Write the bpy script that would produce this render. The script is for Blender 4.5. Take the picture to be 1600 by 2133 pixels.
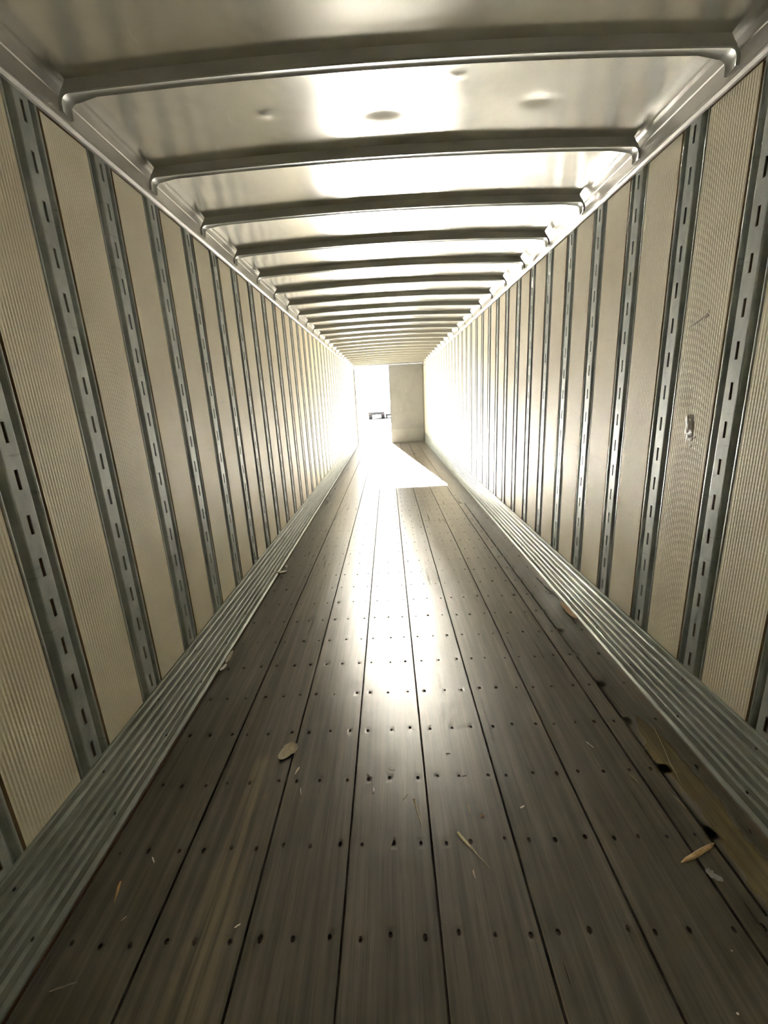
import bpy, bmesh, math, random
from mathutils import Vector, Matrix, noise
random.seed(7)
S = bpy.context.scene
for o in list(bpy.data.objects): bpy.data.objects.remove(o, do_unlink=True)
COL = S.collection

# ------------------------------------------------------------------ camera
YAW, PITCH, ROLL, FPX = 0.02130, -0.26163, -0.05289, 882.89
cam_d = bpy.data.cameras.new('camera'); cam = bpy.data.objects.new('camera', cam_d); COL.objects.link(cam)
cy, sy, cp, sp, cr, sr = math.cos(YAW), math.sin(YAW), math.cos(PITCH), math.sin(PITCH), math.cos(ROLL), math.sin(ROLL)
fw = Vector((-sy*cp, cy*cp, sp)); r0 = Vector((cy, sy, 0)); u0 = r0.cross(fw)
rt = cr*r0 + sr*u0; up = -sr*r0 + cr*u0
cam.matrix_world = Matrix(((rt.x, up.x, -fw.x, -0.0764), (rt.y, up.y, -fw.y, 0.0), (rt.z, up.z, -fw.z, 1.6016), (0, 0, 0, 1)))
cam_d.sensor_fit = 'HORIZONTAL'; cam_d.sensor_width = 36.0; cam_d.lens = FPX*36/1600
cam_d.clip_start = 0.02; cam_d.clip_end = 2000
S.camera = cam

# ------------------------------------------------------------------ sky, sun, exposure
W = bpy.data.worlds.new('hazy_sky'); S.world = W; W.use_nodes = True
bg = W.node_tree.nodes['Background']; bg.inputs[0].default_value = (0.93, 0.97, 1.0, 1); bg.inputs[1].default_value = 0.28
sun_d = bpy.data.lights.new('sun_offscreen', 'SUN'); sun_d.energy = 26.0; sun_d.angle = math.radians(0.55); sun_d.color = (1.0, 0.95, 0.86)
sun = bpy.data.objects.new('sun_offscreen', sun_d); COL.objects.link(sun)
sun.rotation_euler = Vector((0.94, -8.09, -2.75)).to_track_quat('-Z', 'Y').to_euler(); sun.location = (-6, 60, 20)
S.view_settings.view_transform = 'Standard'; S.view_settings.look = 'None'
S.view_settings.gamma = 1.0; S.view_settings.use_curve_mapping = False
S.view_settings.exposure = 4.75
S.cycles.max_bounces = 24; S.cycles.diffuse_bounces = 16; S.cycles.glossy_bounces = 16
S.cycles.sample_clamp_indirect = 30.0; S.cycles.use_denoising = True

# ------------------------------------------------------------------ room numbers (metres)
HX = 1.243                 # liner / post face plane
Y0, Y1 = -0.95, 15.70      # nose wall, door end
PITCHP, P0 = 0.403, 1.700  # wall posts
BOWP, B0 = 0.6045, 1.862   # roof bows
def crown(x): return 1 - min(1, (x/1.22)**2)
def roof_z(x): return 2.763 + 0.032*crown(x)
def bow_z(x): return 2.722 + 0.030*crown(x)

# ------------------------------------------------------------------ helpers
def tag(o, label=None, cat=None, group=None, kind=None):
    if label: o['label'] = label
    if cat: o['category'] = cat
    if group: o['group'] = group
    if kind: o['kind'] = kind
    return o
def mesh(name, verts, faces, smooth=False):
    m = bpy.data.meshes.new(name); m.from_pydata([tuple(v) for v in verts], [], faces); m.update()
    if smooth: m.polygons.foreach_set('use_smooth', [True]*len(m.polygons))
    return m
def link(name, me, mat=None, parent=None, loc=(0, 0, 0), rz=0.0):
    o = bpy.data.objects.new(name, me); COL.objects.link(o)
    if mat is not None and me is not None and not me.materials: me.materials.append(mat)
    o.location = loc; o.rotation_euler = (0, 0, rz)
    if parent is not None: o.parent = parent
    return o
def empty(name, loc=(0, 0, 0), rz=0.0):
    o = bpy.data.objects.new(name, None); COL.objects.link(o); o.location = loc; o.rotation_euler = (0, 0, rz)
    o.empty_display_size = 0.1; return o
class MB:
    def __init__(s): s.v = []; s.f = []
    def box(s, x0, x1, y0, y1, z0, z1):
        b = len(s.v)
        s.v += [(x, y, z) for z in (z0, z1) for y in (y0, y1) for x in (x0, x1)]
        s.f += [tuple(b+i for i in q) for q in ((0,2,3,1),(4,5,7,6),(0,1,5,4),(2,6,7,3),(0,4,6,2),(1,3,7,5))]
        return s
    def grid(s, rows, closed_u=False, closed_v=False):
        b = len(s.v); nr = len(rows); nc = len(rows[0])
        for r in rows: s.v += r
        for i in range(nr if closed_u else nr-1):
            for j in range(nc if closed_v else nc-1):
                i2, j2 = (i+1) % nr, (j+1) % nc
                s.f.append((b+i*nc+j, b+i*nc+j2, b+i2*nc+j2, b+i2*nc+j))
        return s
    def cap(s, idx): s.f.append(tuple(idx)); return s
    def cyl(s, c, r, h, axis='z', n=12, r2=None):
        r2 = r if r2 is None else r2; rows = []
        for k, rr in ((0, r), (1, r2)):
            row = []
            for i in range(n):
                a = 2*math.pi*i/n; p, q = rr*math.cos(a), rr*math.sin(a); t = h*k
                row.append({'z': (c[0]+p, c[1]+q, c[2]+t), 'x': (c[0]+t, c[1]+p, c[2]+q), 'y': (c[0]+p, c[1]+t, c[2]+q)}[axis])
            rows.append(row)
        b = len(s.v); s.grid(rows, closed_v=True)
        s.f.append(tuple(range(b+n-1, b-1, -1))); s.f.append(tuple(range(b+n, b+2*n)))
        return s
    def make(s, name, smooth=False): return mesh(name, s.v, s.f, smooth)
    def build(s, name, mat, parent=None, smooth=False, bevel=0, **k):
        m = s.make(name, smooth)
        if bevel:
            bm = bmesh.new(); bm.from_mesh(m); bmesh.ops.recalc_face_normals(bm, faces=bm.faces)
            bmesh.ops.bevel(bm, geom=list(bm.edges), offset=bevel, segments=2, affect='EDGES'); bm.to_mesh(m); bm.free()
        else:
            bm = bmesh.new(); bm.from_mesh(m); bmesh.ops.recalc_face_normals(bm, faces=bm.faces); bm.to_mesh(m); bm.free()
        return link(name, m, mat, parent, **k)

# ------------------------------------------------------------------ materials
class NT:
    def __init__(s, name):
        s.m = bpy.data.materials.new(name); s.m.use_nodes = True; s.t = s.m.node_tree; s.b = s.t.nodes['Principled BSDF']
        g = s.t.nodes.new('ShaderNodeNewGeometry'); s.pos = g.outputs['Position']
        x = s.t.nodes.new('ShaderNodeSeparateXYZ'); s.t.links.new(s.pos, x.inputs[0]); s.x, s.y, s.z = x.outputs
    def _in(s, sock, v):
        if isinstance(v, bpy.types.NodeSocket): s.t.links.new(v, sock)
        else: sock.default_value = v
    def math(s, op, a, b=0.0, c=None, clamp=False):
        n = s.t.nodes.new('ShaderNodeMath'); n.operation = op; n.use_clamp = clamp
        s._in(n.inputs[0], a); s._in(n.inputs[1], b)
        if c is not None: s._in(n.inputs[2], c)
        return n.outputs[0]
    def noise(s, scale=(1, 1, 1), sc=1.0, detail=4, rough=0.55, off=(0, 0, 0), rnd=False, dist=0.0):
        mp = s.t.nodes.new('ShaderNodeMapping'); mp.inputs['Scale'].default_value = scale; mp.inputs['Location'].default_value = off
        s.t.links.new(s.pos, mp.inputs[0]); src = mp.outputs[0]
        if rnd:
            oi = s.t.nodes.new('ShaderNodeObjectInfo'); va = s.t.nodes.new('ShaderNodeVectorMath'); va.operation = 'MULTIPLY_ADD'
            cx = s.t.nodes.new('ShaderNodeCombineXYZ')
            for i in range(3): s.t.links.new(oi.outputs['Random'], cx.inputs[i])
            s.t.links.new(cx.outputs[0], va.inputs[0]); va.inputs[1].default_value = (37, 23, 51); s.t.links.new(src, va.inputs[2]); src = va.outputs[0]
        n = s.t.nodes.new('ShaderNodeTexNoise'); n.inputs['Scale'].default_value = sc; n.inputs['Detail'].default_value = detail
        n.inputs['Roughness'].default_value = rough; n.inputs['Distortion'].default_value = dist
        s.t.links.new(src, n.inputs['Vector']); return n.outputs['Fac']
    def ramp(s, fac, stops, interp='LINEAR'):
        n = s.t.nodes.new('ShaderNodeValToRGB'); e = n.color_ramp.elements; n.color_ramp.interpolation = interp
        while len(e) < len(stops): e.new(0.5)
        for k, (p, c) in zip(e, stops): k.position = p; k.color = (*c, 1) if len(c) == 3 else c
        s._in(n.inputs[0], fac); return n.outputs[0]
    def mask(s, fac, a, b):
        n = s.t.nodes.new('ShaderNodeMapRange'); n.interpolation_type = 'SMOOTHSTEP'
        s._in(n.inputs[0], fac); n.inputs[1].default_value = a; n.inputs[2].default_value = b; return n.outputs[0]
    def lerp(s, fac, a, b):
        n = s.t.nodes.new('ShaderNodeMapRange'); s._in(n.inputs[0], fac); n.inputs[3].default_value = a; n.inputs[4].default_value = b; return n.outputs[0]
    def mix(s, fac, a, b, mode='MIX'):
        n = s.t.nodes.new('ShaderNodeMix'); n.data_type = 'RGBA'; n.blend_type = mode
        s._in(n.inputs[0], fac); s._in(n.inputs[6], (*a, 1) if isinstance(a, tuple) else a); s._in(n.inputs[7], (*b, 1) if isinstance(b, tuple) else b)
        return n.outputs[2]
    def bump(s, h, strength=0.2, dist=0.002):
        n = s.t.nodes.new('ShaderNodeBump'); n.inputs['Strength'].default_value = strength; n.inputs['Distance'].default_value = dist
        s._in(n.inputs['Height'], h); s.t.links.new(n.outputs[0], s.b.inputs['Normal'])
    def set(s, **k):
        for a, v in k.items():
            a = {'color': 'Base Color', 'rough': 'Roughness', 'metal': 'Metallic', 'spec': 'Specular IOR Level', 'trans': 'Transmission Weight', 'alpha': 'Alpha', 'coat': 'Coat Weight', 'coatr': 'Coat Roughness'}[a]
            if isinstance(v, tuple) and len(v) == 3: v = (*v, 1)
            s._in(s.b.inputs[a], v)
        return s.m
def plain(name, color, rough=0.5, metal=0.0, **k): return NT(name).set(color=color, rough=rough, metal=metal, **k)

def mat_panel():
    n = NT('cream_liner_panel')
    big = n.noise(sc=1.7, detail=5, rnd=True); fine = n.noise((1, 30, 6), sc=3, detail=3)
    smear = n.noise((1, 6, 40), sc=1.0, detail=4, off=(3, 1, 0))
    c = n.ramp(big, [(0.25, (0.64, 0.575, 0.435)), (0.5, (0.725, 0.67, 0.525)), (0.75, (0.76, 0.71, 0.575))])
    spots = n.mask(n.noise(sc=9, detail=6, rough=0.7, off=(5, 2, 8)), 0.66, 0.76)
    c = n.mix(n.math('MULTIPLY', spots, 0.35), c, (0.33, 0.26, 0.20))
    c = n.mix(n.math('MULTIPLY', n.mask(smear, 0.6, 0.8), 0.18), c, (0.36, 0.33, 0.29))
    st = n.math('SINE', n.math('MULTIPLY', n.y, 2*math.pi/0.0125))
    brk = n.noise((1, 80, 90), sc=1.0, detail=2)
    h = n.math('MULTIPLY_ADD', st, 0.5, n.math('MULTIPLY', brk, 1.2))
    n.bump(h, 0.4, 0.0014)
    return n.set(color=c, rough=n.lerp(smear, 0.50, 0.68), spec=0.28)
def mat_galv():
    n = NT('galvanised_post_steel')
    sp = n.noise((1, 1, 0.5), sc=14, detail=4, rough=0.6, rnd=True); s2 = n.noise((1, 6, 60), sc=1, detail=3)
    c = n.ramp(sp, [(0.3, (0.30, 0.325, 0.305)), (0.7, (0.45, 0.475, 0.445))])
    c = n.mix(n.math('MULTIPLY', n.mask(s2, 0.62, 0.72), 0.35), c, (0.16, 0.16, 0.15))
    return n.set(color=c, metal=0.3, rough=n.lerp(sp, 0.48, 0.62))
def mat_alu(name, col=(0.74, 0.73, 0.69), r=(0.30, 0.42), metal=1.0):
    n = NT(name)
    a = n.noise(sc=3.2, detail=5); s = n.noise((3, 2, 1), sc=9, detail=6, rough=0.7, dist=1.2)
    c = n.mix(n.math('MULTIPLY', n.mask(a, 0.45, 0.7), 0.5), col, tuple(k*0.8 for k in col))
    scr = n.mask(n.noise((9, 2.2, 1), sc=3, detail=5, rough=0.65, off=(4, 0, 0), dist=2.0), 0.63, 0.72)
    c = n.mix(n.math('MULTIPLY', scr, 0.35), c, (0.9, 0.9, 0.88))
    n.bump(n.noise(sc=5, detail=2), 0.10, 0.02)
    return n.set(color=c, metal=metal, rough=n.lerp(s, r[0], r[1]))
def mat_floor():
    n = NT('dark_worn_hardwood')
    g1 = n.noise((38, 1.1, 1), sc=1.0, detail=6, rough=0.6, rnd=True); g2 = n.noise((150, 3.0, 1), sc=1.0, detail=4, rnd=True)
    big = n.noise((1.5, 0.6, 1), sc=1.6, detail=4, rnd=True)
    c = n.ramp(g1, [(0.36, (0.052, 0.046, 0.036)), (0.5, (0.122, 0.108, 0.085)), (0.64, (0.205, 0.180, 0.142))])
    c = n.mix(0.38, c, n.ramp(big, [(0.3, (0.088, 0.085, 0.070)), (0.7, (0.150, 0.128, 0.100))]))
    # bare scratched streaks
    st = n.math('MULTIPLY', n.mask(n.noise((60, 0.9, 1), sc=1, detail=4, rough=0.6, off=(11, 3, 0)), 0.60, 0.70), n.mask(n.noise((2.2, 0.9, 1), sc=1.3, detail=2, off=(1, 7, 0)), 0.47, 0.62))
    fg = n.noise((170, 5, 1), sc=1.0, detail=5, rough=0.7, rnd=True); c = n.mix(n.math('MULTIPLY', n.mask(fg, 0.52, 0.64), 0.55), c, (0.05, 0.043, 0.033))
    c = n.mix(n.math('MULTIPLY', st, 0.5), c, (0.30, 0.25, 0.175))
    sc2 = n.math('MULTIPLY', n.mask(n.noise((260, 1.3, 1), sc=1, detail=3, off=(3, 9, 0)), 0.66, 0.72), n.mask(n.noise((3, 0.8, 1), sc=1.1, detail=2, off=(9, 1, 0)), 0.45, 0.6))
    c = n.mix(n.math('MULTIPLY', sc2, 0.6), c, (0.36, 0.31, 0.225))
    # yellow-brown wet stain along the right-hand boards
    wob = n.math('MULTIPLY_ADD', n.noise((2, 3, 1), sc=2.2, detail=3, off=(2, 2, 2)), 0.16, -0.08)
    dx = n.math('ABSOLUTE', n.math('ADD', n.math('SUBTRACT', n.x, 1.095), wob))
    ylow = n.math('SUBTRACT', 1.84, n.y)
    stn = n.math('MULTIPLY', n.mask(n.math('SUBTRACT', n.math('MINIMUM', n.math('MULTIPLY', ylow, 0.35), 0.065), dx), 0.0, 0.022), n.mask(n.math('ADD', n.y, wob), 0.45, 0.75))
    c = n.mix(n.math('MULTIPLY', stn, n.lerp(n.mask(g1, 0.4, 0.6), 0.45, 0.95)), c, (0.27, 0.215, 0.11))
    # bare patch on the left-hand boards
    dx2 = n.math('ABSOLUTE', n.math('ADD', n.math('ADD', n.x, 0.725), n.math('MULTIPLY', wob, 0.6)))
    st2 = n.math('MULTIPLY', n.mask(n.math('SUBTRACT', 0.055, dx2), -0.02, 0.03), n.math('MULTIPLY', n.mask(n.y, 0.35, 0.9), n.mask(n.math('SUBTRACT', 1.66, n.y), 0.0, 0.08)))
    c = n.mix(n.math('MULTIPLY', n.math('MULTIPLY', st2, n.mask(g1, 0.35, 0.62)), 0.75), c, (0.29, 0.25, 0.16))
    # rust bleeding out of the scuff rails
    ed = n.math('ADD', n.math('ABSOLUTE', n.x), n.math('MULTIPLY', n.noise((1, 3, 1), sc=3, detail=4), 0.10))
    c = n.mix(n.math('MULTIPLY', n.mask(ed, 1.24, 1.30), 0.7), c, (0.20, 0.105, 0.045))
    h = n.math('MULTIPLY_ADD', g2, 0.5, g1); n.bump(h, 0.22, 0.0015)
    r = n.math('MULTIPLY_ADD', g1, 0.14, n.lerp(big, 0.17, 0.31))
    r = n.math('SUBTRACT', r, n.math('MULTIPLY', stn, 0.08))
    return n.set(color=c, rough=r, spec=1.0)
def mat_scuff():
    n = NT('ribbed_aluminium_scuff')
    a = n.noise((1, 0.8, 4), sc=3, detail=5); b = n.noise((1, 0.8, 7), sc=2.0, detail=4, rough=0.6)
    c = n.ramp(a, [(0.3, (0.29, 0.312, 0.275)), (0.7, (0.38, 0.405, 0.365))])
    c = n.mix(n.math('MULTIPLY', n.mask(b, 0.55, 0.75), 0.3), c, (0.20, 0.17, 0.14))
    return n.set(color=c, metal=0.5, rough=n.lerp(b, 0.44, 0.54))
def mat_ply():
    n = NT('brown_plywood_edge'); g = n.noise((40, 40, 2), sc=1, detail=4)
    return n.set(color=n.ramp(g, [(0.3, (0.20, 0.125, 0.065)), (0.7, (0.34, 0.235, 0.13))]), rough=0.7)
def mat_wood(name, a, b):
    n = NT(name); g = n.noise((60, 60, 200), sc=1, detail=3)
    return n.set(color=n.ramp(g, [(0.35, a), (0.65, b)]), rough=0.6)
def mat_ground():
    n = NT('pale_concrete_yard'); g = n.noise(sc=0.35, detail=6)
    return n.set(color=n.ramp(g, [(0.3, (0.17, 0.167, 0.16)), (0.7, (0.23, 0.225, 0.215))]), rough=0.9)
M = dict(panel=mat_panel(), galv=mat_galv(), roof=mat_alu('dull_aluminium_roof', (0.70, 0.69, 0.645), (0.14, 0.24), 0.8), floor=mat_floor(), scuff=mat_scuff(), ply=mat_ply(),
    rail=mat_alu('aluminium_top_rail', (0.50, 0.49, 0.455), (0.45, 0.6), 0.6), door=mat_alu('scuffed_door_skin', (0.27, 0.275, 0.275), (0.42, 0.55), 0.5),
    bow=plain('dirty_roof_bow_steel', (0.34, 0.345, 0.315), 0.5, 0.25), dark=plain('dark_bolt_steel', (0.05, 0.047, 0.043), 0.6),
    screw=plain('rusty_screw', (0.065, 0.042, 0.030), 0.7), rivet=plain('rivet_metal', (0.62, 0.62, 0.58), 0.35, 0.6), rubber=plain('black_rubber', (0.02, 0.02, 0.02), 0.7),
    kick=mat_alu('kick_plate_metal', (0.32, 0.322, 0.315), (0.40, 0.5), 0.5), ground=mat_ground(), white=plain('white_vehicle_paint', (0.80, 0.80, 0.80), 0.4), glass=plain('dark_vehicle_glass', (0.03, 0.035, 0.04), 0.1),
    straw=mat_wood('dry_straw', (0.46, 0.40, 0.22), (0.62, 0.56, 0.36)), pale=mat_wood('fresh_pale_splinter', (0.62, 0.52, 0.36), (0.78, 0.70, 0.54)), orange=mat_wood('orange_split_wood', (0.52, 0.27, 0.10), (0.70, 0.43, 0.19)),
    tan=mat_wood('tan_split_wood', (0.42, 0.27, 0.13), (0.64, 0.46, 0.26)), paper=mat_wood('cream_dry_scrap', (0.50, 0.43, 0.31), (0.64, 0.57, 0.44)), bit=plain('white_crumb', (0.88, 0.85, 0.78), 0.6),
    grey=mat_wood('grey_twig', (0.30, 0.26, 0.21), (0.42, 0.37, 0.30)), film=NT('clear_plastic_film').set(color=(0.9, 0.9, 0.9), rough=0.12, alpha=0.45), card=mat_wood('brown_cardboard', (0.42, 0.27, 0.17), (0.52, 0.35, 0.23)),
    glue=NT('dried_tape_residue').set(color=(0.21, 0.165, 0.125), rough=0.5), glue2=plain('whitish_wrinkle', (0.70, 0.66, 0.57), 0.3))

# ------------------------------------------------------------------ FLOOR: planks with screw holes
EDGES = [-1.2096+0.3048*k for k in range(9)]
floor = MB().box(-1.33, 1.33, Y0, Y1+0.10, -0.12, -0.034).build('floor', plain('brown_subfloor', (0.13, 0.105, 0.08), 0.8))
tag(floor, 'dark worn laminated hardwood trailer floor of long planks', 'floor', kind='structure')
JOINTS = {0: [5.2, 10.9], 1: [8.9], 2: [4.4, 12.3], 3: [9.8], 4: [7.0], 5: [7.385, 13.2], 6: [6.27], 7: [6.27, 8.42]}
ROWS = [0.645 + 0.0] + [0.924+0.2815*k for k in range(-6, 53) if k != -1]
ROWS = sorted(r for r in ROWS if Y0+0.1 < r < Y1-0.1)
screw_me = MB().cyl((0, 0, 0), 0.0062, 0.0015, n=8).make('screw'); screw_me.materials.append(M['screw'])
screws = []
def plank(k, x0, x1, ya, yb):
    mb = MB(); g = 0.0045
    x0 += g; x1 -= g; ya += 0.0012; yb -= 0.0012
    v, f = mb.v, mb.f
    zt = 0.0 + random.uniform(-0.0008, 0.0008)
    def quad(xa, xb, ca, cb): b = len(v); v.extend([(xa, ca, zt), (xb, ca, zt), (xb, cb, zt), (xa, cb, zt)]); f.append((b, b+1, b+2, b+3))
    y = ya; pl = []; c = 0.016
    for ry in [r for r in ROWS if ya+0.05 < r < yb-0.05]:
        quad(x0, x1, y, ry-c-0.008); lo, hi = ry-c-0.008, ry+c+0.008; y = hi; cx = x0
        for fx in (0.045, 0.150, 0.258):
            if x1-x0 < 0.25 and fx > 0.2: continue
            sx = x0+fx+random.uniform(-0.012, 0.012); sy_ = ry+random.uniform(-0.007, 0.007)
            quad(cx, sx-c, lo, hi); cx = sx+c
            b = len(v); sq = [(sx+c, sy_), (sx+c, hi), (sx, hi), (sx-c, hi), (sx-c, sy_), (sx-c, lo), (sx, lo), (sx+c, lo)]
            v.extend([(p, q, zt) for p, q in sq])
            rr = random.uniform(0.0062, 0.0082); el = random.uniform(1.15, 1.55)
            v.extend([(sx+rr*math.cos(i*math.pi/4), sy_+rr*el*math.sin(i*math.pi/4), zt-0.0006) for i in range(8)])
            v.extend([(sx+rr*0.9*math.cos(i*math.pi/4), sy_+rr*el*0.9*math.sin(i*math.pi/4), zt-0.011) for i in range(8)])
            for i in range(8):
                j = (i+1) % 8
                f.append((b+i, b+j, b+8+j, b+8+i)); f.append((b+8+i, b+8+j, b+16+j, b+16+i))
            f.append(tuple(b+16+i for i in range(7, -1, -1)))
            pl.append((sx, sy_, zt-0.0105))
        quad(cx, x1, lo, hi)
    quad(x0, x1, y, yb)
    b = len(v); zb = -0.034
    v.extend([(x0, ya, zt), (x1, ya, zt), (x1, yb, zt), (x0, yb, zt), (x0, ya, zb), (x1, ya, zb), (x1, yb, zb), (x0, yb, zb)])
    for i in range(4): j = (i+1) % 4; f.append((b+i, b+4+i, b+4+j, b+j))
    f.append((b+4, b+7, b+6, b+5))
    o = link('plank', mb.make('plank'), M['floor'], floor)
    screws.extend((p, o) for p in pl)
for k in range(8):
    ys = [Y0] + JOINTS[k] + [Y1+0.012]
    xs = [EDGES[k], EDGES[k+1]]
    for a, b in zip(ys, ys[1:]):
        if k == 7 and a == Y0: plank(k, xs[0], 1.018, a, b); plank(k, 1.018, xs[1], a, b)
        else: plank(k, xs[0], xs[1], a, b)
MB().box(-1.241, EDGES[0]-0.004, Y0, Y1, -0.033, -0.004).build('edge_strip', plain('rusty_edge_strip', (0.14, 0.075, 0.035), 0.8), floor)
screws.sort(key=lambda t: abs(t[0][1]-0.75) + (3 if t[0][1] < 0.6 else 0))
for p, par in screws[:300]: link('screw', screw_me, None, par, p)
far = MB()
for p, _ in screws[300:]: far.cyl(p, 0.0062, 0.0015, n=6)
tag(far.build('screw_rows', M['screw'], floor), kind='stuff')

# ------------------------------------------------------------------ WALLS: backing, posts, panels
prof = [(0.031, 0.0018), (0.0335, 0.0005), (0.0352, -0.0025), (0.0395, -0.0260), (0.0415, -0.0285), (0.0620, -0.0285), (0.0638, -0.0260), (0.0652, -0.0040), (0.0672, -0.0012), (0.0700, -0.0004), (0.0728, -0.0012), (0.0748, -0.0045), (0.0756, -0.0290), (0.0795, -0.0300)]
ZB, ZT = 0.300, 2.665
SLOTS = [2.5873-0.14668*i for i in range(16)]
def post_mesh():
    mb = MB()
    for sg in (1, -1):
        mb.grid([[(d, sg*s_, z) for s_, d in prof] for z in (ZB, ZT)])
    fd, sw, sl, fw_ = 0.0020, 0.0068, 0.0320, 0.031
    def q(a, b, z0, z1): n = len(mb.v); mb.v += [(fd, a, z0), (fd, b, z0), (fd, b, z1), (fd, a, z1)]; mb.f.append((n, n+1, n+2, n+3))
    z = ZB
    for sz in reversed(SLOTS):
        q(-fw_, fw_, z, sz-sl); q(-fw_, -sw, sz-sl, sz+sl); q(sw, fw_, sz-sl, sz+sl); z = sz+sl
        n = len(mb.v); c = [(-sw, sz-sl), (sw, sz-sl), (sw, sz+sl), (-sw, sz+sl)]
        mb.v += [(fd, a, b) for a, b in c] + [(fd-0.003, a, b) for a, b in c]
        for i in range(4): j = (i+1) % 4; mb.f.append((n+i, n+j, n+4+j, n+4+i))
    q(-fw_, fw_, z, ZT)
    m = mb.make('post'); m.materials.append(M['galv'])
    return m
post_me = post_mesh()
rv = MB()
for sg, off in ((1, 0.030), (-1, 0.075)):
    for i in range(23):
        z = 0.36+off+i*0.1015; s_ = sg*0.054
        if z > 2.63: continue
        n = len(rv.v); r = 0.0034
        rv.v += [(-0.0286, s_+r*math.cos(a*math.pi/3), z+r*math.sin(a*math.pi/3)) for a in range(6)] + [(-0.0258, s_, z)]
        rv.f += [(n+a, n+(a+1) % 6, n+6) for a in range(6)]
rivet_me = rv.make('rivet_rows', True); rivet_me.materials.append(M['rivet'])
pw = (PITCHP-0.166)/2
pm = MB().box(-0.0175, 0.0, -pw, pw, 0.31, 2.632).make('panel')
bm = bmesh.new(); bm.from_mesh(pm); bmesh.ops.recalc_face_normals(bm, faces=bm.faces)
bm.to_mesh(pm); bm.free(); pm.materials.append(M['panel'])
# ply core shows on the edges of every liner panel
pm.materials.append(M['ply'])
for p in pm.polygons:
    if abs(p.normal.x) < 0.5: p.material_index = 1
cap_me = MB().box(-0.028, -0.010, -pw-0.006, pw+0.006, 2.615, 2.70).make('header_strip'); cap_me.materials.append(M['ply'])
KS = [k for k in range(-6, 36) if Y0+0.08 < P0+k*PITCHP < Y1-0.06]
panel_right = None
for side, nm in ((-1, 'wall_left'), (1, 'wall_right')):
    w = MB().box(*sorted((side*(HX+0.062), side*(HX+0.09))), Y0-0.02, Y1+0.02, -0.10, 2.87).build(nm, M['ply'])
    tag(w, ('left' if side < 0 else 'right')+' trailer wall of cream liner panels between slotted steel posts', 'wall', kind='structure')
    rz = 0 if side < 0 else math.pi
    for k in KS:
        y = P0+k*PITCHP
        p = link('post', post_me, None, w, (side*HX, y, 0), rz)
        r = link('rivet_rows', rivet_me, None, p); r['kind'] = 'stuff'
        if k+1 in KS:
            pn = link('panel', pm, None, w, (side*HX, y+PITCHP/2, 0), rz)
            link('header_strip', cap_me, None, w, (side*HX, y+PITCHP/2, 0), rz)
            if side > 0 and k == 0: panel_right = pn
    # trimmed panels at both ends
    for a, b in ((Y0, P0+KS[0]*PITCHP-0.083), (P0+KS[-1]*PITCHP+0.083, Y1)):
        if b-a > 0.02: MB().box(*sorted((side*HX, side*(HX+0.0175))), a, b, 0.31, 2.632).build('panel', M['panel'], w)

# ------------------------------------------------------------------ SCUFF RAILS (baseboards)
sc = [(0.0, 0.331), (0.010, 0.331), (0.013, 0.327), (0.013, 0.309)]
for i in range(6):
    z = 0.300-i*0.0455
    sc += [(0.001, z), (0.001, z-0.007), (0.0145, z-0.014), (0.0145, z-0.0375)]
sc += [(0.006, 0.024), (0.006, 0.014), (0.024, 0.008), (0.026, 0.0005), (0.0, 0.0005)]
bolt_me = MB().cyl((0, 0, 0), 0.0065, 0.0035, axis='x', n=8, r2=0.004).make('bolt', False); bolt_me.materials.append(M['dark'])
for side, nm in ((-1, 'baseboard_left'), (1, 'baseboard_right')):
    ny = 60; rows = []
    for j in range(ny+1):
        y = Y0+(Y1-Y0)*j/ny
        rows.append([(-side*(HX-d-0.0)*-1, y, z) for d, z in sc])
    mb = MB().grid(rows); o = mb.build(nm, M['scuff'])
    tag(o, ('left' if side < 0 else 'right')+' ribbed aluminium scuff rail along the foot of the wall', 'baseboard', kind='structure')
    for k in KS:
        for z in (0.318, 0.085):
            zz = 0.2785 if z > 0.2 else 0.0735
            link('bolt', bolt_me, None, o, (side*(HX-0.0130), P0+k*PITCHP+0.004, zz), 0 if side < 0 else math.pi)

# ------------------------------------------------------------------ TOP RAILS
tr = [(0.0, 2.640), (0.012, 2.640), (0.026, 2.646), (0.027, 2.652), (0.023, 2.660), (0.023, 2.720), (0.026, 2.724), (0.026, 2.729), (0.022, 2.733), (0.024, 2.80)]
for i, side in enumerate((-1, 1)):
    rows = [[(side*(HX-d), y, z) for d, z in tr] for y in [Y0+(Y1-Y0)*j/30 for j in range(31)]]
    o = MB().grid(rows).build('trim_%d' % (i+1), M['rail'])
    tag(o, ('left' if side < 0 else 'right')+' aluminium top rail between wall and roof', 'trim', kind='structure')

# ------------------------------------------------------------------ CEILING
DENTS = [(-0.035, 2.225, 0.085, 0.042, -0.011), (0.249, 2.03, 0.02, 0.014, 0.005), (-0.05, 2.045, 0.012, 0.010, 0.004), (-0.55, 2.18, 0.03, 0.02, 0.004), (0.62, 2.2, 0.05, 0.03, -0.004), (-0.3, 3.0, 0.06, 0.04, 0.003)]
ys = []; y = Y0
while y < Y1+0.001:
    ys.append(y); y += 0.012 if 1.95 < y < 2.40 else 0.06
if ys[-1] < Y1: ys.append(Y1)
xs = [-1.22+2.44*i/120 for i in range(121)]
rows = []
for y in ys:
    t = ((y-B0)/BOWP) % 1.0; puff = math.sin(math.pi*t)
    row = []
    for x in xs:
        e = min(1, (1.22-abs(x))/0.18)
        z = roof_z(x) + 0.006*puff*e + 0.004*noise.noise(Vector((x*1.3, y*1.5, 3.1)))*e*puff
        for dx, dy, rx, ry, h in DENTS:
            q = ((x-dx)/rx)**2 + ((y-dy)/ry)**2
            if q < 9: z -= h*math.exp(-q)
        row.append((x, y, z))
    rows.append(row)
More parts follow.
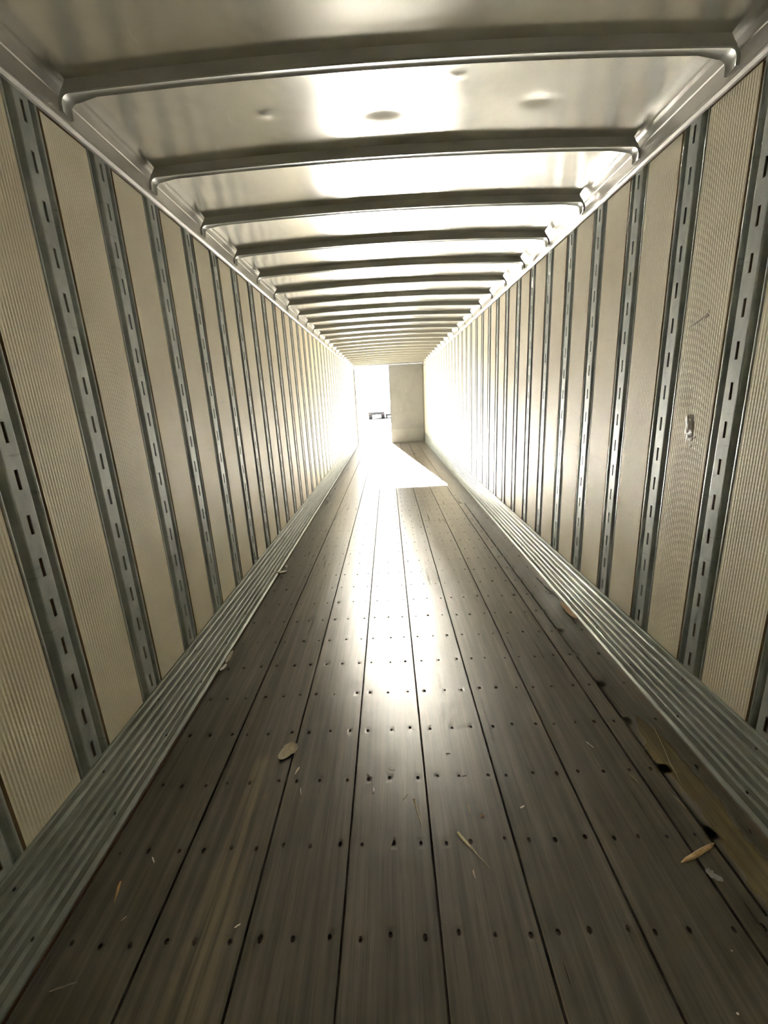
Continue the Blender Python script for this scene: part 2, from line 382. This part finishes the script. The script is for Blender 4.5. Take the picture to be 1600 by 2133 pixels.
ceil = MB().grid(rows).build('ceiling', M['roof'], smooth=True)
tag(ceil, 'dented dull aluminium roof skin carried on steel roof bows', 'ceiling', kind='structure')
# outer roof skin keeps the sun out
MB().box(-1.33, 1.33, Y0, Y1, 2.86, 2.875).build('outer_skin', M['rail'], ceil)
def bow_mesh():
    path = []
    n = 28; X = 1.178
    for i in range(n+1):
        x = -X+2*X*i/n; path.append((x, bow_z(x), 0.0))
    zt = bow_z(X); arc = []
    for i in range(1, 7):
        a = math.pi/2*i/6; arc.append((X+0.030*math.sin(a), zt-0.030*(1-math.cos(a)), a))
    arc.append((X+0.030, 2.672, math.pi/2))
    full = [(-x, z, -a) for x, z, a in reversed(arc)] + path + arc
    mb = MB(); rows = []
    for x, z, a in full:
        ax = abs(x)
        if abs(a) > 0.01: h = max(0.011, 0.030*(1-abs(a)/1.2)); wd = 0.060
        else:
            h = roof_z(x)-z+0.004; wd = 0.040+0.020*max(0, (ax-1.10)/0.078)
        nx, nz = math.sin(a), math.cos(a)           # outward normal of the flange (towards roof / wall)
        t = 0.004
        def P(u, v): return (x+nx*v, u, z+nz*v)
        rows.append([P(0, h), P(0, 0.004), P(0.003, 0.0), P(wd*0.32, 0.004), P(wd*0.68, 0.004), P(wd-0.003, 0), P(wd, 0.004), P(wd, h), P(wd-0.003, h), P(wd-0.003, 0.006), P(0.003, 0.006), P(0.003, h)])
    mb.grid(rows, closed_v=True)
    nc = 12; mb.f.append(tuple(range(nc))); last = (len(rows)-1)*nc; mb.f.append(tuple(range(last+nc-1, last-1, -1)))
    m = mb.make('roof_bow'); bm = bmesh.new(); bm.from_mesh(m); bmesh.ops.recalc_face_normals(bm, faces=bm.faces); bm.to_mesh(m); bm.free()
    m.materials.append(M['bow']); m.polygons.foreach_set('use_smooth', [True]*len(m.polygons)); m.set_sharp_from_angle(angle=math.radians(35)); return m
bow_me = bow_mesh()
for k in range(-4, 23):
    y = B0+k*BOWP
    if Y0+0.03 < y < Y1-0.06: link('roof_bow', bow_me, None, ceil, (0, y, 0))

# ------------------------------------------------------------------ NOSE WALL, DOOR END
nose = MB().box(-1.34, 1.34, Y0-0.06, Y0, -0.12, 2.88).build('wall_front', M['panel'])
tag(nose, 'cream nose wall closing the front of the trailer', 'wall', kind='structure')
fr = empty('trim_3', (0, Y1, 0)); tag(fr, 'steel rear door frame around the trailer doorway', 'door frame', kind='structure')
for s_ in (-1, 1): MB().box(*sorted((s_*1.205, s_*1.34)), 0.0, 0.10, -0.12, 2.875).build('jamb', M['door'], fr, bevel=0.004)
MB().box(-1.205, 1.205, 0.0, 0.10, 2.735, 2.90).build('header', M['door'], fr, bevel=0.004)
MB().box(-1.205, 1.205, 0.013, 0.11, -0.14, 0.002).build('sill', M['scuff'], fr)
seal = MB().box(-1.2055, -1.193, 0.012, 0.05, 0.004, 2.73)
for z in (0.35, 0.95, 1.45, 1.85): seal.box(-1.206, -1.186, 0.006, 0.056, z, z+0.07)
seal.build('door_seal', M['rubber'], fr)
dr = empty('door_1', (0.0, Y1+0.02, 0)); tag(dr, 'closed right-hand rear door leaf with a scuffed metal skin', 'door', kind='structure')
mb = MB(); rows = []
for j in range(41):
    z = 0.003+2.724*j/40
    rows.append([(0.028+1.168*i/24, -0.003*noise.noise(Vector((i*0.35, j*0.25, 1)))-0.004*math.exp(-((z-2.2)/0.05)**2), z) for i in range(25)])
mb.grid(rows).build('skin', M['door'], dr, smooth=True)
MB().box(0.026, 1.198, 0.008, 0.05, 0.002, 2.730).build('core', M['door'], dr, bevel=0.003)
MB().box(0.040, 1.185, -0.012, 0.004, 0.03, 0.490).build('kick_plate', M['kick'], dr, bevel=0.003)
MB().box(0.016, 0.028, -0.008, 0.050, 0.008, 2.730).build('edge_seal', M['rubber'], dr)
MB().box(1.198, 1.206, -0.004, 0.050, 0.008, 2.730).build('hinge_seal', M['rubber'], dr)

# ------------------------------------------------------------------ YARD OUTSIDE
yard = MB().box(-400, 400, -60, 700, -1.45, -1.25).build('ground', M['ground'])
tag(yard, 'sunlit concrete yard beyond the open trailer doorway', 'ground', kind='structure')
def wheel(p, x, y, r=0.45, w=0.28):
    o = MB().cyl((x-w/2, y, r), r, w, axis='x', n=24).build('wheel', M['rubber'], p, bevel=0)
    MB().cyl((x-w/2-0.01, y, r), r*0.5, w+0.02, axis='x', n=16).build('hub', M['rail'], o)
t = empty('box_truck', (-1.75, 62.0, -1.25)); tag(t, 'white box truck with black wheels parked out in the yard', 'truck')
MB().box(-1.2, 1.2, 0, 6.0, 1.0, 3.3).build('cargo_box', M['white'], t, bevel=0.03)
MB().box(-1.15, -0.01, -0.03, 0.01, 1.05, 3.2).build('rear_door', M['white'], t, bevel=0.01)
MB().box(0.01, 1.15, -0.03, 0.01, 1.05, 3.2).build('rear_door', M['white'], t, bevel=0.01)
MB().box(-1.15, 1.15, -0.10, 0.06, 0.62, 1.0).build('bumper', M['rubber'], t, bevel=0.02)
MB().box(-0.45, 0.45, 0.1, 7.5, 0.68, 1.0).build('chassis', M['rubber'], t)
MB().box(-1.05, 1.05, 6.2, 8.1, 0.55, 2.5).build('cab', M['white'], t, bevel=0.12)
MB().box(-0.95, 0.95, 8.05, 8.12, 1.5, 2.3).build('windshield', M['glass'], t)
for x in (-0.92, 0.92): wheel(t, x, 1.5, 0.47, 0.5); wheel(t, x, 7.0, 0.47, 0.28)
for x in (-1.0, 1.0): MB().box(x-0.12, x+0.12, -0.12, -0.09, 0.72, 0.88).build('tail_lamp', plain('tail_lamp_dark', (0.06, 0.02, 0.02), 0.3), t)
t = empty('delivery_van', (0.55, 64.0, -1.25)); tag(t, 'pale delivery van with a whip antenna beside the white box truck', 'van')
prof_v = [(-1.0, 0.35), (1.0, 0.35), (1.0, 1.1), (0.9, 1.75), (0.7, 1.95), (-0.7, 1.95), (-0.9, 1.75), (-1.0, 1.1)]
mb = MB(); mb.grid([[(x, y, z) for x, z in prof_v] for y in (0, 4.8)], closed_v=True); mb.cap(range(8)); mb.cap(range(15, 7, -1)); mb.build('body', M['white'], t, bevel=0.03)
MB().box(-0.75, 0.75, -0.03, 0.02, 1.2, 1.7).build('rear_window', M['glass'], t)
MB().box(-0.98, 0.98, -0.1, 0.05, 0.35, 0.6).build('bumper', M['rubber'], t, bevel=0.02)
MB().cyl((-0.72, 0.4, 1.9), 0.03, 0.75, n=8, r2=0.012).build('antenna', M['rubber'], t)
for x in (-0.85, 0.85): wheel(t, x, 0.9, 0.36, 0.24); wheel(t, x, 3.9, 0.36, 0.24)

# ------------------------------------------------------------------ LOOSE LITTER ON THE FLOOR
def sliver(name, p0, p1, w, th, mat, label, cat, taper=(0.25, 0.9, 1.0, 0.8, 0.1), seg=6, group=None, lift=0.0):
    a = Vector((*p0, 0)); b = Vector((*p1, 0)); d = b-a; L = d.length; ang = math.atan2(d.y, d.x)
    n = len(taper); rows = []
    for i, t_ in enumerate(taper):
        x = -L/2+L*i/(n-1); k = max(t_, 0.04); jy = random.uniform(-0.15, 0.15)*w if 0 < i < n-1 else 0
        rows.append([(x, jy+k*w/2*math.cos(2*math.pi*j/seg+0.3), max(0, th/2+lift*i/(n-1)+k*th/2*math.sin(2*math.pi*j/seg+0.3))) for j in range(seg)])
    mb = MB().grid(rows, closed_v=True); mb.cap(range(seg)); mb.cap(range(n*seg-1, (n-1)*seg-1, -1))
    o = mb.build(name, mat); m = (a+b)/2; o.location = (m.x, m.y, 0.0003); o.rotation_euler = (0, 0, ang)
    return tag(o, label, cat, group)
def chip(name, p, sx, sy_, sz, mat, label, cat, group=None, rz=0.0):
    bm = bmesh.new(); bmesh.ops.create_icosphere(bm, subdivisions=1, radius=1)
    for v in bm.verts:
        k = random.uniform(0.75, 1.1); v.co = Vector((v.co.x*sx*k, v.co.y*sy_*k, max(0, v.co.z*k*sz*0.5+sz*0.45)))
    m = bpy.data.meshes.new(name); bm.to_mesh(m); bm.free()
    o = link(name, m, mat, None, (p[0], p[1], 0.0003), rz); return tag(o, label, cat, group)
def scrap(name, p, L, Wd, rz, mat, label, cat, curl=0.012, seed=0):
    rows = []; nu, nv = 14, 8
    for i in range(nu+1):
        u = i/nu*2-1; row = []
        half = Wd/2*max(0.12, math.sqrt(max(0, 1-(u*0.97)**2)))*(1.0 if u < 0 else 0.80)
        for j in range(nv+1):
            v = j/nv*2-1
            z = 0.0015+curl*(0.35*v*v+0.25*abs(u)**3)*(1-0.4*u)+(0.0025 if mat is not M['film'] else 0.014)*abs(noise.noise(Vector((u*2.4+seed, v*2.2, seed))))
            row.append((u*L/2, v*half*(1+0.10*noise.noise(Vector((u*4, seed, v)))), z))
        rows.append(row)
    o = MB().grid(rows).build(name, mat, smooth=True)
    md = o.modifiers.new('thickness', 'SOLIDIFY'); md.thickness = 0.0009; md.offset = 1
    o.location = (p[0], p[1], 0.0002); o.rotation_euler = (0, 0, rz); return tag(o, label, cat)
def ang(a, b): return math.atan2(b[1]-a[1], b[0]-a[0])
scrap('bark_scrap', (-0.630, 1.650), 0.105, 0.078, ang((-0.652, 1.613), (-0.599, 1.696))+math.pi, M['paper'], 'curled cream dry scrap lying across a plank seam', 'scrap', 0.012, 1)
sliver('wood_splinter', (0.858, 1.104), (1.014, 1.165), 0.017, 0.015, M['tan'], 'large tan splinter of wood lying beside the clear plastic scrap', 'splinter', (0.15, 0.75, 0.95, 1.0, 0.95, 0.85, 0.25), 7)
scrap('plastic_scrap', (0.937, 1.060), 0.048, 0.026, -0.7, M['film'], 'small crumpled clear plastic scrap beside the large tan splinter', 'scrap', 0.014, 5)
sliver('straw_stalk', (0.111, 1.237), (0.205, 1.105), 0.013, 0.006, M['straw'], 'long flat straw stalk tapering to a hair-thin tip', 'straw', (0.9, 1.0, 0.85, 0.6, 0.3, 0.12, 0.06))
knobbed = sliver('straw_stalk', (-0.044, 1.376), (-0.014, 1.225), 0.009, 0.004, M['straw'], 'straw stalk with a pale knob at its thick end', 'straw', (1.0, 0.8, 0.6, 0.45, 0.25, 0.12, 0.05))
knob = chip('knob', (-0.045, 1.380), 0.006, 0.005, 0.007, M['pale'], None, None)
bpy.context.view_layer.update(); knob.parent = knobbed; knob.matrix_parent_inverse = knobbed.matrix_world.inverted(); knob['label'] = 'pale knob'
chip('wood_chip', (0.218, 1.296), 0.009, 0.0085, 0.013, M['tan'], 'stubby tan block of wood near the long straw stalk', 'wood chip')
sliver('wood_splinter', (-1.099, 1.100), (-1.080, 1.034), 0.010, 0.005, M['orange'], 'bright orange split splinter near the left scuff rail', 'splinter', (0.8, 1.0, 0.9, 0.5, 0.1))
sliver('wood_splinter', (-1.013, 0.996), (-1.025, 0.981), 0.004, 0.003, M['pale'], 'tiny pale sliver next to the orange splinter', 'splinter')
sliver('twig', (-1.130, 0.813), (-1.056, 0.828), 0.005, 0.005, M['grey'], 'grey twig propped over a shadow by the left scuff rail', 'twig', (0.5, 1, 1, 0.9, 0.4), 6, None, 0.008)
sliver('wood_splinter', (-0.215, 1.447), (-0.214, 1.412), 0.009, 0.005, M['bit'], 'white arrow-shaped splinter beside a screw hole', 'splinter', (0.1, 0.6, 1.0, 0.9, 0.4))
sliver('wood_splinter', (-0.148, 1.537), (-0.123, 1.525), 0.006, 0.004, M['bit'], 'short white sliver with a bent end beside a crack in the plank', 'splinter', (0.7, 1, 0.9, 0.8, 0.7))
sliver('wood_splinter', (-0.094, 1.377), (-0.072, 1.406), 0.004, 0.003, M['bit'], 'thin white sliver lying at a slant beside the knobbed straw', 'splinter', (0.5, 1, 1, 1, 0.5))
sliver('grass_blade', (-0.134, 1.226), (-0.144, 1.181), 0.005, 0.003, M['straw'], 'yellow-green grass blade leaning over a screw hole', 'grass blade', (0.1, 0.6, 1, 0.8, 0.5))
sliver('wood_splinter', (-0.243, 1.511), (-0.223, 1.494), 0.006, 0.004, M['bit'], 'squat white crumb of wood near the bent white sliver', 'splinter', (0.6, 1, 0.9, 0.8, 0.5))
sliver('wood_splinter', (-0.530, 1.453), (-0.520, 1.418), 0.004, 0.003, M['bit'], 'upright white needle of wood near the curled cream scrap', 'splinter', (0.5, 1, 1, 0.8, 0.3))
sliver('wood_splinter', (-0.556, 1.559), (-0.568, 1.522), 0.009, 0.005, M['pale'], 'pale pink-edged sliver right by the curled cream scrap', 'splinter', (0.5, 0.9, 1, 0.8, 0.4))
sliver('wood_splinter', (0.170, 1.352), (0.173, 1.312), 0.004, 0.003, M['tan'], 'thin tan needle beside the stubby wood block', 'splinter', (0.4, 1, 1, 0.8, 0.3))
sliver('wood_splinter', (0.143, 1.105), (0.147, 1.076), 0.006, 0.004, M['pale'], 'small pale tan splinter near the tip of the long straw stalk', 'splinter', (0.4, 1, 0.8, 0.6, 0.2))
sliver('wood_splinter', (0.375, 1.326), (0.393, 1.336), 0.006, 0.004, M['bit'], 'white crumb alone in the middle of a bare plank', 'splinter', (0.8, 1, 1, 0.9, 0.7))
sliver('straw_stalk', (0.878, 1.464), (0.894, 1.415), 0.004, 0.003, M['straw'], 'short straw lying on a seam beside the yellow stain', 'straw', (0.5, 1, 0.9, 0.6, 0.2))
sliver('wood_splinter', (0.777, 1.648), (0.797, 1.608), 0.004, 0.003, M['bit'], 'white hair-thin sliver on the plank next to the yellow stain', 'splinter', (0.3, 1, 0.6, 1, 0.3))
sliver('wood_splinter', (0.169, 1.483), (0.190, 1.485), 0.004, 0.003, M['bit'], 'white arched sliver beside a row of screw holes', 'splinter', (0.5, 1, 1, 1, 0.5))
sliver('wood_splinter', (0.117, 1.608), (0.136, 1.604), 0.004, 0.003, M['grey'], 'grey-white sliver lying across the grain of a middle plank', 'splinter', (0.5, 1, 1, 1, 0.5))
sliver('wood_splinter', (-0.642, 0.955), (-0.625, 0.966), 0.005, 0.003, M['bit'], 'small white curl of wood on the scratched bare streak', 'splinter', (0.4, 1, 0.9, 1, 0.4))
sliver('wood_splinter', (-1.030, 1.182), (-1.010, 1.160), 0.006, 0.004, M['bit'], 'bright white sliver beside a screw hole near the left rail', 'splinter', (0.3, 1, 0.8, 0.9, 0.2))
chip('paper_crumb', (0.847, 0.866), 0.0035, 0.003, 0.004, M['bit'], 'round white crumb on the same plank as the large tan splinter', 'crumb')
chip('paper_crumb', (0.762, 0.737), 0.004, 0.0035, 0.005, M['bit'], 'round white crumb beside a screw hole in a reddish plank', 'crumb')
scrap('paper_scrap', (-1.196, 2.335), 0.075, 0.030, 1.45, M['bit'], 'torn white paper scrap wedged against the left scuff rail', 'scrap', 0.02, 9)
scrap('cardboard_scrap', (-1.200, 2.455), 0.14, 0.034, 1.62, M['paper'], 'narrow pale cardboard strip wedged along the left scuff rail', 'scrap', 0.010, 12)
scrap('paper_scrap', (-1.190, 3.86), 0.10, 0.06, 0.4, M['bit'], 'crumpled white paper scrap far along the left scuff rail', 'scrap', 0.03, 15)
scrap('cardboard_scrap', (1.198, 2.885), 0.26, 0.055, 1.60, M['card'], 'brown cardboard strip wedged against the right scuff rail', 'scrap', 0.012, 18)
def tube(name, pts, r, mat, label, cat):
    rows = []; P = [Vector(p) for p in pts]
    for i, p in enumerate(P):
        d = (P[min(i+1, len(P)-1)]-P[max(i-1, 0)]).normalized(); n1 = d.cross(Vector((0, 0, 1))).normalized(); n2 = n1.cross(d)
        k = 0.4 if i in (0, len(P)-1) else 1
        rows.append([tuple(p+n1*r*k*math.cos(a*math.pi/3)+n2*r*k*math.sin(a*math.pi/3)) for a in range(6)])
    o = MB().grid(rows, closed_v=True).build(name, mat, smooth=True); return tag(o, label, cat)
tube('straw_fibre', [(1.140, 1.756, .0016), (1.128, 1.69, .0018), (1.114, 1.63, .0017), (1.104, 1.59, .0016), (1.092, 1.55, .0017), (1.080, 1.508, .0016), (1.070, 1.45, .0017), (1.060, 1.41, .0016)], 0.0015, M['straw'], 'long wavy straw fibre lying across the yellow stain', 'straw')
tube('straw_fibre', [(1.010, 1.30, .0012), (1.004, 1.335, .0014), (0.998, 1.36, .0013)], 0.0013, M['pale'], 'short pale fibre lifting from the split plank edge', 'straw')

# ------------------------------------------------------------------ TAPE RESIDUE AND PEELED SCAR ON THE RIGHT WALL PANEL
def blob(name, cy_, cz, ry, rz_, mat, seed, th=0.0012, n=22):
    # irregular flat patch standing a little proud of the panel; local +x points into the trailer
    v = [(th, cy_, cz)]; f = []
    for ring, k in ((0, 0.55), (1, 1.0)):
        for i in range(n):
            a = 2*math.pi*i/n; j = 1+0.45*noise.noise(Vector((math.cos(a)*1.7+seed, math.sin(a)*1.7, seed)))
            v.append((th*(1.0 if ring == 0 else 0.12), cy_+ry*k*j*math.cos(a), cz+rz_*k*j*math.sin(a)))
    for i in range(n):
        j = (i+1) % n; f += [(0, 1+i, 1+j), (1+i, 1+n+i, 1+n+j, 1+j)]
    return v, f
mb = MB()
for c_, z_, ry, rz_, sd in ((-0.000, 1.425, 0.026, 0.035, 1), (0.012, 1.395, 0.018, 0.026, 4), (-0.022, 1.445, 0.014, 0.020, 7), (0.015, 1.362, 0.016, 0.013, 9), (-0.006, 1.368, 0.012, 0.012, 12), (0.02, 1.332, 0.010, 0.006, 15), (0.038, 1.372, 0.006, 0.005, 20), (-0.02, 1.395, 0.012, 0.016, 23)):
    v, f = blob('', c_, z_, ry, rz_, None, sd); b = len(mb.v); mb.v += v; mb.f += [tuple(b+i for i in q) for q in f]
res = mb.build('tape_residue', M['glue'], panel_right, smooth=True); res['label'] = 'dark dried patch of tape residue'
mb = MB()
def ridge(pts, w=0.0022, h=0.0026):
    rows = []
    for i, (a, z) in enumerate(pts):
        a2, z2 = pts[min(i+1, len(pts)-1)]; a1, z1 = pts[max(i-1, 0)]; L = math.hypot(a2-a1, z2-z1) or 1; na, nz = -(z2-z1)/L, (a2-a1)/L
        k = 0.4 if i in (0, len(pts)-1) else 1
        rows.append([(0.0008, a-na*w*k, z-nz*w*k), (h, a, z), (0.0008, a+na*w*k, z+nz*w*k)])
    mb.grid(rows)
for pts in ([(-0.006, 1.468), (-0.010, 1.447), (0.002, 1.438), (0.004, 1.420), (0.002, 1.400)], [(-0.004, 1.442), (-0.008, 1.430), (-0.010, 1.402)], [(0.008, 1.438), (0.010, 1.398)], [(-0.022, 1.460), (-0.018, 1.445), (-0.014, 1.425)], [(-0.02, 1.402), (-0.012, 1.396)], [(0.018, 1.388), (0.0, 1.384), (-0.018, 1.383)], [(0.001, 1.376), (0.008, 1.366), (0.022, 1.372)], [(0.030, 1.370), (0.026, 1.358)]): ridge(pts)
mb.build('residue_wrinkles', M['glue2'], panel_right)
mb = MB()
v, f = blob('', 0.010, 1.862, 0.014, 0.012, None, 31); mb.v += v; mb.f += f
for pts in ([(-0.085, 1.833), (-0.055, 1.840), (-0.02, 1.852), (0.0, 1.862)],): ridge(pts, 0.005, 0.0014)
for pts in ([(0.018, 1.882), (0.026, 1.868), (0.032, 1.862)],): ridge(pts, 0.003, 0.0024)
mb.build('peeled_scar', plain('peeled_liner_scar', (0.42, 0.36, 0.265), 0.45), panel_right)
